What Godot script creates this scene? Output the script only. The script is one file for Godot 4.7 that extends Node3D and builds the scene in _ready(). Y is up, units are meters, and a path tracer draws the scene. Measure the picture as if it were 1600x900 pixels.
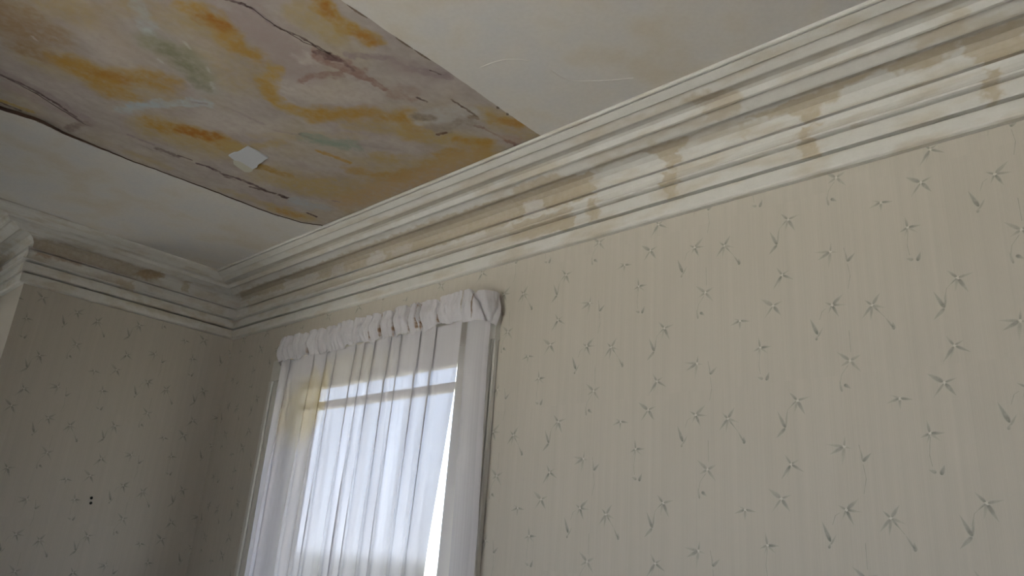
extends Node3D
# A corner of an old upstairs room: water-stained ceiling, deep painted cornice, sprigged wallpaper, a window behind sheer curtains.

const CEIL := 2.7            # ceiling height
const EYE := 1.5             # camera height
const NORTH := -1.742        # inner face of the window wall (z)
const WEST := -3.646         # face of the chimney breast (x)
const RECESS := -4.4         # wall beyond the chimney breast (x)
const BREAST_END := -0.788   # where the breast turns the corner (z)
const SOUTH := 1.0
const EAST := 2.2
const TILE_W := 0.7245
const TILE_H := 0.463
# opening of the window in view
const WX0 := -3.06
const WX1 := -1.93
const WY0 := 0.62
const WY1 := 2.2

# outline of the cornice: [distance from the wall, distance below the ceiling]; crown, frieze, architrave, fascia
const PROFILES = [[[0.282,0],[0.282,0.005],[0.279,0.0075],[0.274,0.0075],[0.2725,0.0065],[0.2725,0.001],[0.2675,0.001],[0.267,0.006],[0.242,0.0135],[0.2395,0.0138],[0.2385,0.013],[0.2385,0.001],[0.2325,0.001],[0.232,0.0085],[0.204,0.0185],[0.2005,0.019],[0.1995,0.018],[0.1995,0.002],[0.1935,0.002],[0.193,0.013],[0.182,0.0115],[0.168,0.0105],[0.157,0.0135],[0.152,0.0195],[0.146,0.0255],[0.14,0.0265],[0.135,0.0235],[0.131,0.019],[0.127,0.0185],[0.096,0.031],[0.09,0.0325],[0.087,0.0305],[0.086,0.018]],[[0.086,0.018],[0.06,0.0195],[0.036,0.0245],[0.02,0.034],[0.0115,0.047],[0.0095,0.058],[0.0095,0.074]],[[0.0095,0.074],[0.028,0.074],[0.0295,0.0765],[0.0295,0.079],[0.012,0.08],[0.012,0.0845],[0.0275,0.0855],[0.024,0.092],[0.022,0.1],[0.0225,0.11],[0.025,0.12],[0.027,0.1235],[0.036,0.1255],[0.0385,0.129],[0.036,0.1325],[0.028,0.1345],[0.012,0.136],[0.012,0.14],[0.0265,0.1405],[0.0275,0.15],[0.0275,0.176],[0.0255,0.179],[0.002,0.18]],[[0.002,0.18],[0.002,0.187],[0.0215,0.187],[0.023,0.189],[0.023,0.222],[0.021,0.225],[0.015,0.228],[0.0,0.228]]]
# printed sprigs of the wallpaper, metres on the wall: from x, y, to x, y, half width, strength, leaf or stem
const PETALS = [[-0.7838,0.7342,-0.7966,0.7551,0.0033,0.6,1.0],[-0.7812,0.7331,-0.7637,0.7416,0.0026,0.6,1.0],[-0.7803,0.7309,-0.7528,0.714,0.0038,0.7,1.0],[-0.7847,0.7297,-0.8073,0.6989,0.0043,0.7,1.0],[-0.7836,0.7299,-0.7941,0.7023,0.0029,0.3,1.0],[-0.8117,0.6583,-0.8409,0.6792,0.0064,0.6,1.0],[-0.8072,0.6571,-0.7849,0.6642,0.003,0.6,1.0],[-0.8076,0.6541,-0.7899,0.6273,0.0054,0.75,1.0],[-0.8111,0.654,-0.8336,0.6259,0.003,0.5,1.0],[-0.9012,0.6309,-0.926,0.6226,0.0035,0.7,1.0],[-0.8969,0.6312,-0.8715,0.6262,0.0037,0.7,1.0],[-0.8991,0.6296,-0.8998,0.6062,0.0035,0.5,1.0],[-0.9005,0.6323,-0.9168,0.6404,0.0023,0.35,1.0],[-0.8473,0.5562,-0.8508,0.582,0.0035,0.5,1.0],[-0.8447,0.5539,-0.8183,0.5534,0.0041,0.8,1.0],[-0.8485,0.5534,-0.8653,0.5461,0.0031,0.6,1.0],[-0.8476,0.5523,-0.855,0.5329,0.0019,0.4,1.0],[-0.8454,0.5526,-0.827,0.5364,0.0031,0.35,1.0],[-0.6631,0.6344,-0.6372,0.6557,0.0053,0.55,1.0],[-0.6628,0.6322,-0.6328,0.6281,0.0036,0.6,1.0],[-0.6643,0.6301,-0.6516,0.6016,0.0043,0.85,1.0],[-0.6662,0.631,-0.6753,0.6128,0.0027,0.5,1.0],[-0.6667,0.6333,-0.6821,0.6424,0.003,0.6,1.0],[-0.5743,0.6188,-0.5568,0.6429,0.0048,0.65,1.0],[-0.5771,0.6179,-0.591,0.6314,0.0032,0.65,1.0],[-0.5778,0.6145,-0.6,0.5887,0.004,0.6,1.0],[-0.5763,0.6139,-0.5819,0.5814,0.0039,0.5,1.0],[-0.5735,0.6158,-0.5469,0.6051,0.0035,0.4,1.0],[-0.5744,0.6148,-0.557,0.5929,0.0031,0.5,1.0],[-0.6363,0.4968,-0.6623,0.5188,0.005,0.5,1.0],[-0.632,0.4957,-0.6088,0.5054,0.0042,0.55,1.0],[-0.6357,0.494,-0.6555,0.4837,0.0038,0.5,1.0],[-0.6322,0.4925,-0.6111,0.4658,0.0043,0.5,1.0],[-0.762,0.4168,-0.7787,0.4357,0.0039,0.65,1.0],[-0.7581,0.4156,-0.7295,0.4211,0.0035,0.5,1.0],[-0.7592,0.4124,-0.7436,0.3801,0.0052,0.7,1.0],[-0.7612,0.4127,-0.7688,0.3846,0.0038,0.35,1.0],[-0.7619,0.4142,-0.7777,0.4027,0.0022,0.5,1.0],[-0.6636,0.304,-0.6988,0.3101,0.0038,0.4,1.0],[-0.6631,0.3022,-0.6928,0.2879,0.0049,0.75,1.0],[-0.6602,0.3053,-0.6569,0.3263,0.0028,0.5,1.0],[-0.6611,0.3001,-0.6675,0.2618,0.0048,0.3,1.0],[-0.659,0.303,-0.6418,0.2978,0.0023,0.35,1.0],[-0.7031,0.5664,-0.7192,0.6081,0.0055,0.85,1.0],[-0.7025,0.5609,-0.6894,0.5819,0.0027,0.5,1.0],[-0.7074,0.5526,-0.7032,0.5637,0.0036,0.6,1.0],[-0.5358,0.5585,-0.5514,0.585,0.0027,0.5,1.0],[-0.5343,0.5528,-0.5355,0.5704,0.0051,0.7,1.0],[-0.8344,0.47,-0.8261,0.4896,0.0053,0.85,1.0],[-0.8428,0.4745,-0.8569,0.4806,0.0045,0.55,1.0],[-0.6502,0.4417,-0.6362,0.431,0.0051,0.8,1.0],[-0.6563,0.425,-0.661,0.4521,0.0034,0.4,1.0],[-0.7924,0.3535,-0.81,0.3935,0.0051,0.75,1.0],[-0.7915,0.3535,-0.7848,0.3915,0.0029,0.5,1.0],[-0.7925,0.3522,-0.816,0.3299,0.005,0.65,1.0],[-0.6228,0.2702,-0.6037,0.2879,0.0046,0.85,1.0],[-0.6235,0.271,-0.6247,0.2959,0.0027,0.4,1.0],[-0.8473,0.547,-0.852,0.5101,0.0007,0.4,0.0],[-0.852,0.5101,-0.849,0.4867,0.0007,0.4,0.0],[-0.6801,0.626,-0.6892,0.6206,0.0007,0.4,0.0],[-0.6892,0.6206,-0.6966,0.6012,0.0007,0.4,0.0],[-0.5686,0.6067,-0.5514,0.585,0.0007,0.4,0.0],[-0.6389,0.4847,-0.6543,0.4651,0.0007,0.4,0.0],[-0.6543,0.4651,-0.659,0.4443,0.0007,0.4,0.0],[-0.7673,0.4097,-0.7837,0.3958,0.0007,0.4,0.0],[-0.7837,0.3958,-0.7906,0.3724,0.0007,0.4,0.0],[-0.6229,0.2643,-0.6188,0.2332,0.0007,0.4,0.0],[-0.6188,0.2332,-0.6257,0.2027,0.0007,0.4,0.0],[-0.6309,0.5662,-0.6306,0.5138,0.0007,0.4,0.0],[-0.6286,0.306,-0.6246,0.282,0.0007,0.4,0.0]]
const HEARTS = [[-0.7827,0.7323],[-0.8091,0.6565],[-0.8991,0.6316],[-0.847,0.554],[-0.6654,0.6325],[-0.5759,0.6167],[-0.634,0.4949],[-0.7605,0.4152],[-0.6605,0.3035]]
# stains on the bare ceiling boards: path in x, z; radius; colour; strength; softness
const BLOTS = [[[[-2.2394,-0.3643],[-2.115,-0.6479]],0.0704,[160,138,92],0.4,1],
	[[[-2.2774,-0.7188],[-2.2627,-0.9452]],0.0788,[160,138,92],0.35,1],
	[[[-2.2985,-1.1065],[-2.1367,-1.3647]],0.0814,[160,138,92],0.45,1],
	[[[-1.7047,-1.1401],[-1.5759,-1.4401]],0.0675,[160,138,92],0.4,1],
	[[[-1.6809,-0.5368],[-1.7692,-0.7579]],0.0542,[160,138,92],0.35,1],
	[[[-2.0759,-1.32],[-1.6044,-1.4687]],0.0576,[160,138,92],0.4,1],
	[[[-2.0352,-0.2453],[-1.8102,-0.4358]],0.0391,[160,138,92],0.3,1],
	[[[-1.6039,-0.7174],[-1.6698,-0.8335]],0.0759,[150,134,130],0.6,1],
	[[[-1.6107,-0.6507],[-1.6255,-0.7487]],0.0461,[150,134,130],0.6,1],
	[[[-1.7932,-0.8503],[-1.7019,-0.9574],[-1.628,-1.0127]],0.0577,[178,167,160],0.7,1],
	[[[-1.6257,-0.8151],[-1.6051,-0.8309]],0.0238,[178,167,160],0.8,0.7],
	[[[-1.9558,-0.3826],[-1.9854,-0.4889]],0.0747,[150,134,130],0.35,1],
	[[[-1.9843,-0.4237],[-2.0447,-0.4951]],0.0544,[178,167,160],0.5,1],
	[[[-2.3744,-0.3546],[-2.3392,-0.48]],0.0515,[178,167,160],0.4,1],
	[[[-2.1244,-0.8091],[-2.0274,-0.9477]],0.0607,[178,167,160],0.55,1],
	[[[-1.8794,-1.0337],[-1.7438,-1.2708]],0.0449,[178,167,160],0.35,1],
	[[[-1.5069,-1.0286],[-1.4171,-1.1331]],0.0503,[178,167,160],0.3,1],
	[[[-1.942,-0.3182],[-1.9421,-0.3627]],0.0565,[160,138,92],0.45,1],
	[[[-1.7777,-0.4612],[-1.7537,-0.5549]],0.0526,[160,138,92],0.35,1],
	[[[-1.8422,-0.6671],[-1.8687,-0.7556]],0.0614,[160,138,92],0.35,1],
	[[[-2.1291,-0.2418],[-2.1232,-0.2842],[-2.0816,-0.3551]],0.0531,[140,116,88],0.75,1],
	[[[-2.0621,-0.2243],[-2.1753,-0.2762]],0.039,[140,116,88],0.6,1],
	[[[-2.2242,-0.3125],[-2.206,-0.3543],[-2.1866,-0.4045]],0.0343,[140,116,88],0.85,0.9],
	[[[-2.0156,-0.2754],[-2.0802,-0.3016]],0.021,[140,116,88],0.6,0.8],
	[[[-2.195,-0.3909],[-2.1678,-0.4477],[-2.1633,-0.5142]],0.0305,[158,122,58],0.8,0.9],
	[[[-2.1887,-0.4465],[-2.1802,-0.5205],[-2.0834,-0.5708],[-2.0417,-0.625]],0.0454,[158,122,58],0.75,0.9],
	[[[-2.22,-0.4828],[-2.2351,-0.5499],[-2.2013,-0.5913]],0.0355,[158,122,58],0.7,1],
	[[[-2.1629,-0.4882],[-2.1348,-0.5471]],0.0242,[148,98,40],0.45,1],
	[[[-2.3427,-0.7168],[-2.2663,-0.9024]],0.0656,[160,138,92],0.6,1],
	[[[-2.3023,-0.7096],[-2.2514,-0.7883],[-2.2121,-0.8639],[-2.2227,-0.924]],0.0345,[158,122,58],0.85,0.8],
	[[[-2.2561,-0.7802],[-2.2173,-0.8601]],0.0259,[148,98,40],0.9,0.9],
	[[[-2.2237,-0.9135],[-2.2045,-0.9771]],0.03,[160,138,92],0.9,0.8],
	[[[-2.1864,-0.9602],[-2.0679,-1.0167]],0.0202,[160,138,92],0.6,0.9],
	[[[-1.6856,-0.539],[-1.6682,-0.5879],[-1.6863,-0.6226],[-1.7208,-0.6723],[-1.7231,-0.717]],0.0304,[158,122,58],0.75,0.9],
	[[[-1.6859,-0.5802],[-1.6741,-0.6197]],0.0241,[148,98,40],0.9,0.9],
	[[[-1.7272,-0.5755],[-1.7154,-0.6377]],0.029,[160,138,92],0.4,1],
	[[[-1.7105,-0.6352],[-1.7298,-0.7356]],0.0197,[158,122,58],0.5,1],
	[[[-1.7236,-0.7926],[-1.8022,-0.8058],[-1.8579,-0.8483],[-1.8815,-0.8911],[-1.864,-0.9248],[-1.8394,-0.9849],[-1.7983,-1.0238]],0.0253,[164,132,70],0.85,0.8],
	[[[-1.8095,-0.8002],[-1.8592,-0.8593]],0.0197,[158,124,62],0.6,1],
	[[[-1.3946,-0.7047],[-1.4157,-0.7383],[-1.4278,-0.7868],[-1.424,-0.8409],[-1.4182,-0.8796]],0.027,[158,122,58],0.85,0.8],
	[[[-1.4039,-0.725],[-1.4207,-0.7543]],0.0132,[148,98,40],0.7,1],
	[[[-1.424,-0.8409],[-1.4208,-0.8776]],0.0161,[148,98,40],0.6,1],
	[[[-1.4666,-0.7042],[-1.486,-0.8085]],0.0402,[160,138,92],0.55,1],
	[[[-1.8455,-0.9889],[-1.7553,-1.0387],[-1.6683,-1.1115],[-1.6131,-1.186]],0.033,[158,122,58],0.7,0.9],
	[[[-1.7438,-1.0305],[-1.7362,-1.0612]],0.023,[158,124,62],0.7,0.8],
	[[[-1.6147,-1.1511],[-1.6742,-1.2378]],0.0377,[158,122,58],0.65,1],
	[[[-1.8026,-1.0724],[-1.686,-1.1978]],0.0319,[160,138,92],0.5,1],
	[[[-1.7121,-1.2192],[-1.6058,-1.3058],[-1.5375,-1.4015]],0.0296,[160,138,92],0.8,0.9],
	[[[-1.5929,-1.3335],[-1.5375,-1.4015],[-1.5893,-1.445]],0.0272,[158,122,58],0.75,0.9],
	[[[-1.7064,-1.3706],[-1.6499,-1.3868]],0.0255,[158,124,62],0.7,0.9],
	[[[-1.4219,-1.3061],[-1.388,-1.3773]],0.0227,[158,122,58],0.85,0.9],
	[[[-1.4084,-1.337],[-1.3887,-1.3726]],0.0151,[148,98,40],0.8,0.9],
	[[[-1.422,-1.2854],[-1.4079,-1.4322]],0.0418,[160,138,92],0.5,1],
	[[[-2.0126,-1.1155],[-2.0012,-1.1638],[-1.9915,-1.2221]],0.0095,[160,122,60],0.8,0.7],
	[[[-2.0197,-1.2657],[-1.9934,-1.3389],[-1.917,-1.3819]],0.0319,[158,126,70],0.75,0.9],
	[[[-1.8864,-1.2564],[-1.8551,-1.2889]],0.0266,[160,138,92],0.8,0.9],
	[[[-1.9387,-1.3775],[-1.746,-1.3925]],0.0266,[156,124,70],0.7,0.9],
	[[[-2.2969,-1.1936],[-2.1924,-1.3499]],0.0585,[160,138,92],0.7,1],
	[[[-2.2712,-1.0543],[-2.2459,-1.1493]],0.0195,[152,120,62],0.85,0.8],
	[[[-2.2548,-1.2057],[-2.1388,-1.2587]],0.0163,[160,138,92],0.7,0.8],
	[[[-2.5251,-1.2528],[-2.5071,-1.3662]],0.0386,[160,138,92],0.8,0.9],
	[[[-2.5296,-1.2963],[-2.5074,-1.3523]],0.0231,[158,120,62],0.7,0.9],
	[[[-2.2632,-1.4004],[-1.9278,-1.4242],[-1.6377,-1.4448]],0.0642,[164,136,98],0.75,1],
	[[[-2.1051,-0.9372],[-1.829,-1.1386]],0.022,[160,138,92],0.25,1],
	[[[-1.9812,-1.2504],[-1.5109,-1.4869]],0.0391,[160,138,92],0.3,1],
	[[[-1.7712,-0.4431],[-1.8574,-0.5058],[-1.8922,-0.5338]],0.0208,[160,166,172],0.55,0.9],
	[[[-1.863,-0.492],[-1.8626,-0.5113]],0.0125,[178,180,182],0.7,0.7],
	[[[-1.8813,-0.5292],[-1.8889,-0.5696],[-1.8967,-0.6255],[-1.9648,-0.7136]],0.0427,[150,148,140],0.7,0.7],
	[[[-1.8919,-0.5539],[-1.8883,-0.618],[-1.9344,-0.6762]],0.0469,[136,132,112],0.9,0.6],
	[[[-1.9001,-0.5746],[-1.9197,-0.6508]],0.0299,[118,114,92],0.6,1],
	[[[-1.9735,-0.6765],[-1.971,-0.7166]],0.0194,[124,122,106],0.7,0.8],
	[[[-1.8202,-0.5827],[-1.8357,-0.6038]],0.0043,[184,178,170],0.5,1],
	[[[-1.8761,-0.6695],[-1.8902,-0.6876]],0.0046,[184,178,170],0.5,1],
	[[[-1.9545,-0.5709],[-1.9605,-0.584]],0.0045,[184,180,174],0.5,1],
	[[[-1.9344,-0.7135],[-1.9542,-0.7292]],0.0058,[180,176,172],0.5,1],
	[[[-2.3019,-0.6124],[-2.2345,-0.6326],[-2.1506,-0.6825],[-2.051,-0.7485]],0.0207,[160,166,172],0.75,0.7],
	[[[-2.2591,-0.6143],[-2.1703,-0.672]],0.013,[150,160,172],0.6,0.8],
	[[[-2.0762,-0.7255],[-2.048,-0.7548]],0.0041,[134,120,122],0.7,0.6],
	[[[-2.0153,-0.804],[-2.0098,-0.9156]],0.0065,[134,120,122],0.45,0.9],
	[[[-2.0141,-0.9574],[-1.9748,-1.0276]],0.0067,[134,120,122],0.4,0.9],
	[[[-1.968,-1.0232],[-1.9633,-1.0546]],0.0067,[92,84,84],0.8,0.6],
	[[[-1.9682,-1.0417],[-1.9416,-1.0988],[-1.8858,-1.168]],0.0269,[134,140,128],0.95,0.55],
	[[[-1.9685,-1.0697],[-1.9111,-1.1496]],0.0143,[122,134,122],0.7,0.8],
	[[[-1.8707,-1.1693],[-1.7958,-1.262]],0.0091,[134,120,122],0.3,1],
	[[[-2.4067,-1.2887],[-2.3732,-1.3635]],0.0332,[152,154,160],0.8,0.7],
	[[[-2.2808,-1.3566],[-2.2697,-1.3768]],0.0057,[134,120,122],0.7,0.6],
	[[[-1.5775,-0.8418],[-1.5645,-0.8926],[-1.5566,-0.93]],0.0284,[136,110,102],0.95,0.35],
	[[[-1.7164,-0.8631],[-1.6668,-0.8714],[-1.6051,-0.911]],0.0136,[136,110,102],0.75,0.6],
	[[[-1.5629,-0.943],[-1.5587,-0.9822],[-1.5593,-1.0262]],0.0125,[136,110,102],0.9,0.4],
	[[[-1.568,-0.8257],[-1.5548,-0.8658]],0.0129,[98,76,72],0.9,0.5],
	[[[-1.5481,-0.8811],[-1.5598,-0.9241]],0.0053,[100,78,74],0.6,0.8],
	[[[-1.5646,-1.0526],[-1.5431,-1.1034]],0.0191,[136,110,102],0.5,0.7],
	[[[-1.5258,-1.0439],[-1.502,-1.0919]],0.0187,[136,110,102],0.3,0.9],
	[[[-1.5737,-0.865],[-1.5574,-0.8877]],0.0042,[180,168,160],0.45,1],
	[[[-1.5141,-0.8769],[-1.4425,-0.945],[-1.4341,-1.0126],[-1.378,-1.0973]],0.012,[134,120,122],0.75,0.8],
	[[[-1.4233,-1.0036],[-1.3874,-1.0831]],0.0264,[134,120,122],0.45,1],
	[[[-1.3949,-1.0493],[-1.388,-1.0791]],0.0028,[86,70,70],0.9,0.5],
	[[[-1.4395,-0.9742],[-1.4519,-1.0165]],0.0308,[150,134,130],0.5,1],
	[[[-1.5894,-1.1951],[-1.5263,-1.2082],[-1.4813,-1.254]],0.0498,[166,160,156],0.9,0.45],
	[[[-1.6123,-1.2298],[-1.5759,-1.2784]],0.0158,[140,130,120],0.7,0.8],
	[[[-1.5971,-1.1725],[-1.5689,-1.2018]],0.0177,[120,108,94],0.8,0.8],
	[[[-1.5915,-1.267],[-1.4785,-1.2768]],0.0251,[136,126,116],0.8,0.8],
	[[[-1.451,-1.1761],[-1.4503,-1.232],[-1.4538,-1.2784]],0.0035,[90,74,64],0.8,0.5],
	[[[-1.4703,-1.2663],[-1.4586,-1.2832]],0.008,[112,94,76],0.7,0.6],
	[[[-1.6201,-1.2773],[-1.5913,-1.2848]],0.0055,[96,72,56],0.9,0.4],
	[[[-1.5207,-1.1124],[-1.5149,-1.1402]],0.0035,[80,66,62],0.8,0.5],
	[[[-1.4928,-1.3088],[-1.4805,-1.3309]],0.0062,[126,104,96],0.8,0.6],
	[[[-1.483,-1.3334],[-1.4743,-1.4198]],0.0043,[140,118,106],0.7,0.7],
	[[[-1.4763,-1.4274],[-1.4665,-1.4622]],0.0076,[110,82,76],0.85,0.5],
	[[[-1.4539,-1.4121],[-1.4543,-1.4434]],0.0214,[150,120,104],0.5,0.9],
	[[[-1.5862,-0.5543],[-1.5742,-0.5804],[-1.5603,-0.6026],[-1.5582,-0.6298]],0.0045,[86,70,70],0.8,0.5],
	[[[-1.5585,-0.5983],[-1.5573,-0.6276]],0.0021,[62,46,42],0.9,0.4],
	[[[-1.5582,-0.6298],[-1.5679,-0.696]],0.0063,[134,120,122],0.7,0.8],
	[[[-1.5657,-0.6947],[-1.5619,-0.7281],[-1.5534,-0.7502],[-1.5517,-0.7958],[-1.55,-0.8428]],0.0032,[62,46,42],0.9,0.4],
	[[[-1.3979,-0.7298],[-1.3954,-0.7317]],0.0015,[62,46,42],0.1,0.5],
	[[[-2.4034,-0.3136],[-2.4132,-0.4164],[-2.4407,-0.5138],[-2.4674,-0.579]],0.0191,[134,120,122],0.6,0.9],
	[[[-2.4146,-0.3165],[-2.4154,-0.3745],[-2.4319,-0.4394],[-2.45,-0.4895],[-2.4934,-0.5691]],0.0051,[86,70,70],0.9,0.5],
	[[[-2.4323,-0.4308],[-2.4459,-0.4882]],0.0043,[62,46,42],0.8,0.4],
	[[[-2.4577,-0.5011],[-2.4722,-0.5392]],0.0045,[62,46,42],0.9,0.4],
	[[[-2.4635,-0.3543],[-2.4605,-0.4305],[-2.4816,-0.5367]],0.0265,[150,132,132],0.6,1],
	[[[-2.5719,-0.5536],[-2.5065,-0.5641],[-2.4821,-0.5727]],0.0143,[120,104,100],0.8,0.6],
	[[[-2.4837,-0.6041],[-2.4039,-0.6719]],0.0402,[150,138,134],0.6,0.9],
	[[[-2.4375,-0.6853],[-2.4297,-0.7642]],0.006,[134,120,122],0.75,0.7],
	[[[-2.4456,-0.7879],[-2.4417,-0.8162],[-2.4386,-0.8496]],0.0099,[104,90,88],0.85,0.6],
	[[[-2.4297,-0.8455],[-2.4241,-0.8916]],0.004,[86,70,70],0.8,0.5],
	[[[-2.4314,-0.9131],[-2.4217,-0.9471],[-2.4255,-0.9886]],0.0062,[86,70,70],0.95,0.5],
	[[[-2.4315,-1.0012],[-2.4178,-1.0563],[-2.414,-1.1233],[-2.4183,-1.1562]],0.0071,[86,70,70],0.9,0.5],
	[[[-2.4429,-1.0214],[-2.4342,-1.0506]],0.0054,[86,70,70],0.7,0.5],
	[[[-2.4393,-1.1175],[-2.4107,-1.1981]],0.0062,[62,46,42],0.75,0.6],
	[[[-2.4088,-1.2179],[-2.4077,-1.2436]],0.0092,[62,46,42],0.95,0.5],
	[[[-2.4548,-1.3609],[-2.4534,-1.4027]],0.0055,[62,46,42],0.9,0.5],
	[[[-2.4413,-1.0398],[-2.4303,-1.0533]],0.0032,[178,167,160],0.8,0.5],
	[[[-2.5743,-0.3584],[-2.5697,-0.4006],[-2.5642,-0.4399]],0.0088,[160,134,70],0.8,0.8],
	[[[-2.5871,-0.3617],[-2.5869,-0.4142]],0.0044,[62,46,42],0.6,0.8],
	[[[-2.5573,-0.7329],[-2.5463,-0.8584]],0.0229,[160,138,92],0.35,1],
	[[[-2.5432,-1.0813],[-2.5202,-1.2364]],0.0223,[160,138,92],0.4,1],
	[[[-2.1376,-0.3184],[-2.1443,-0.3265]],0.0053,[178,167,160],0.7,0.7]]
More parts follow.
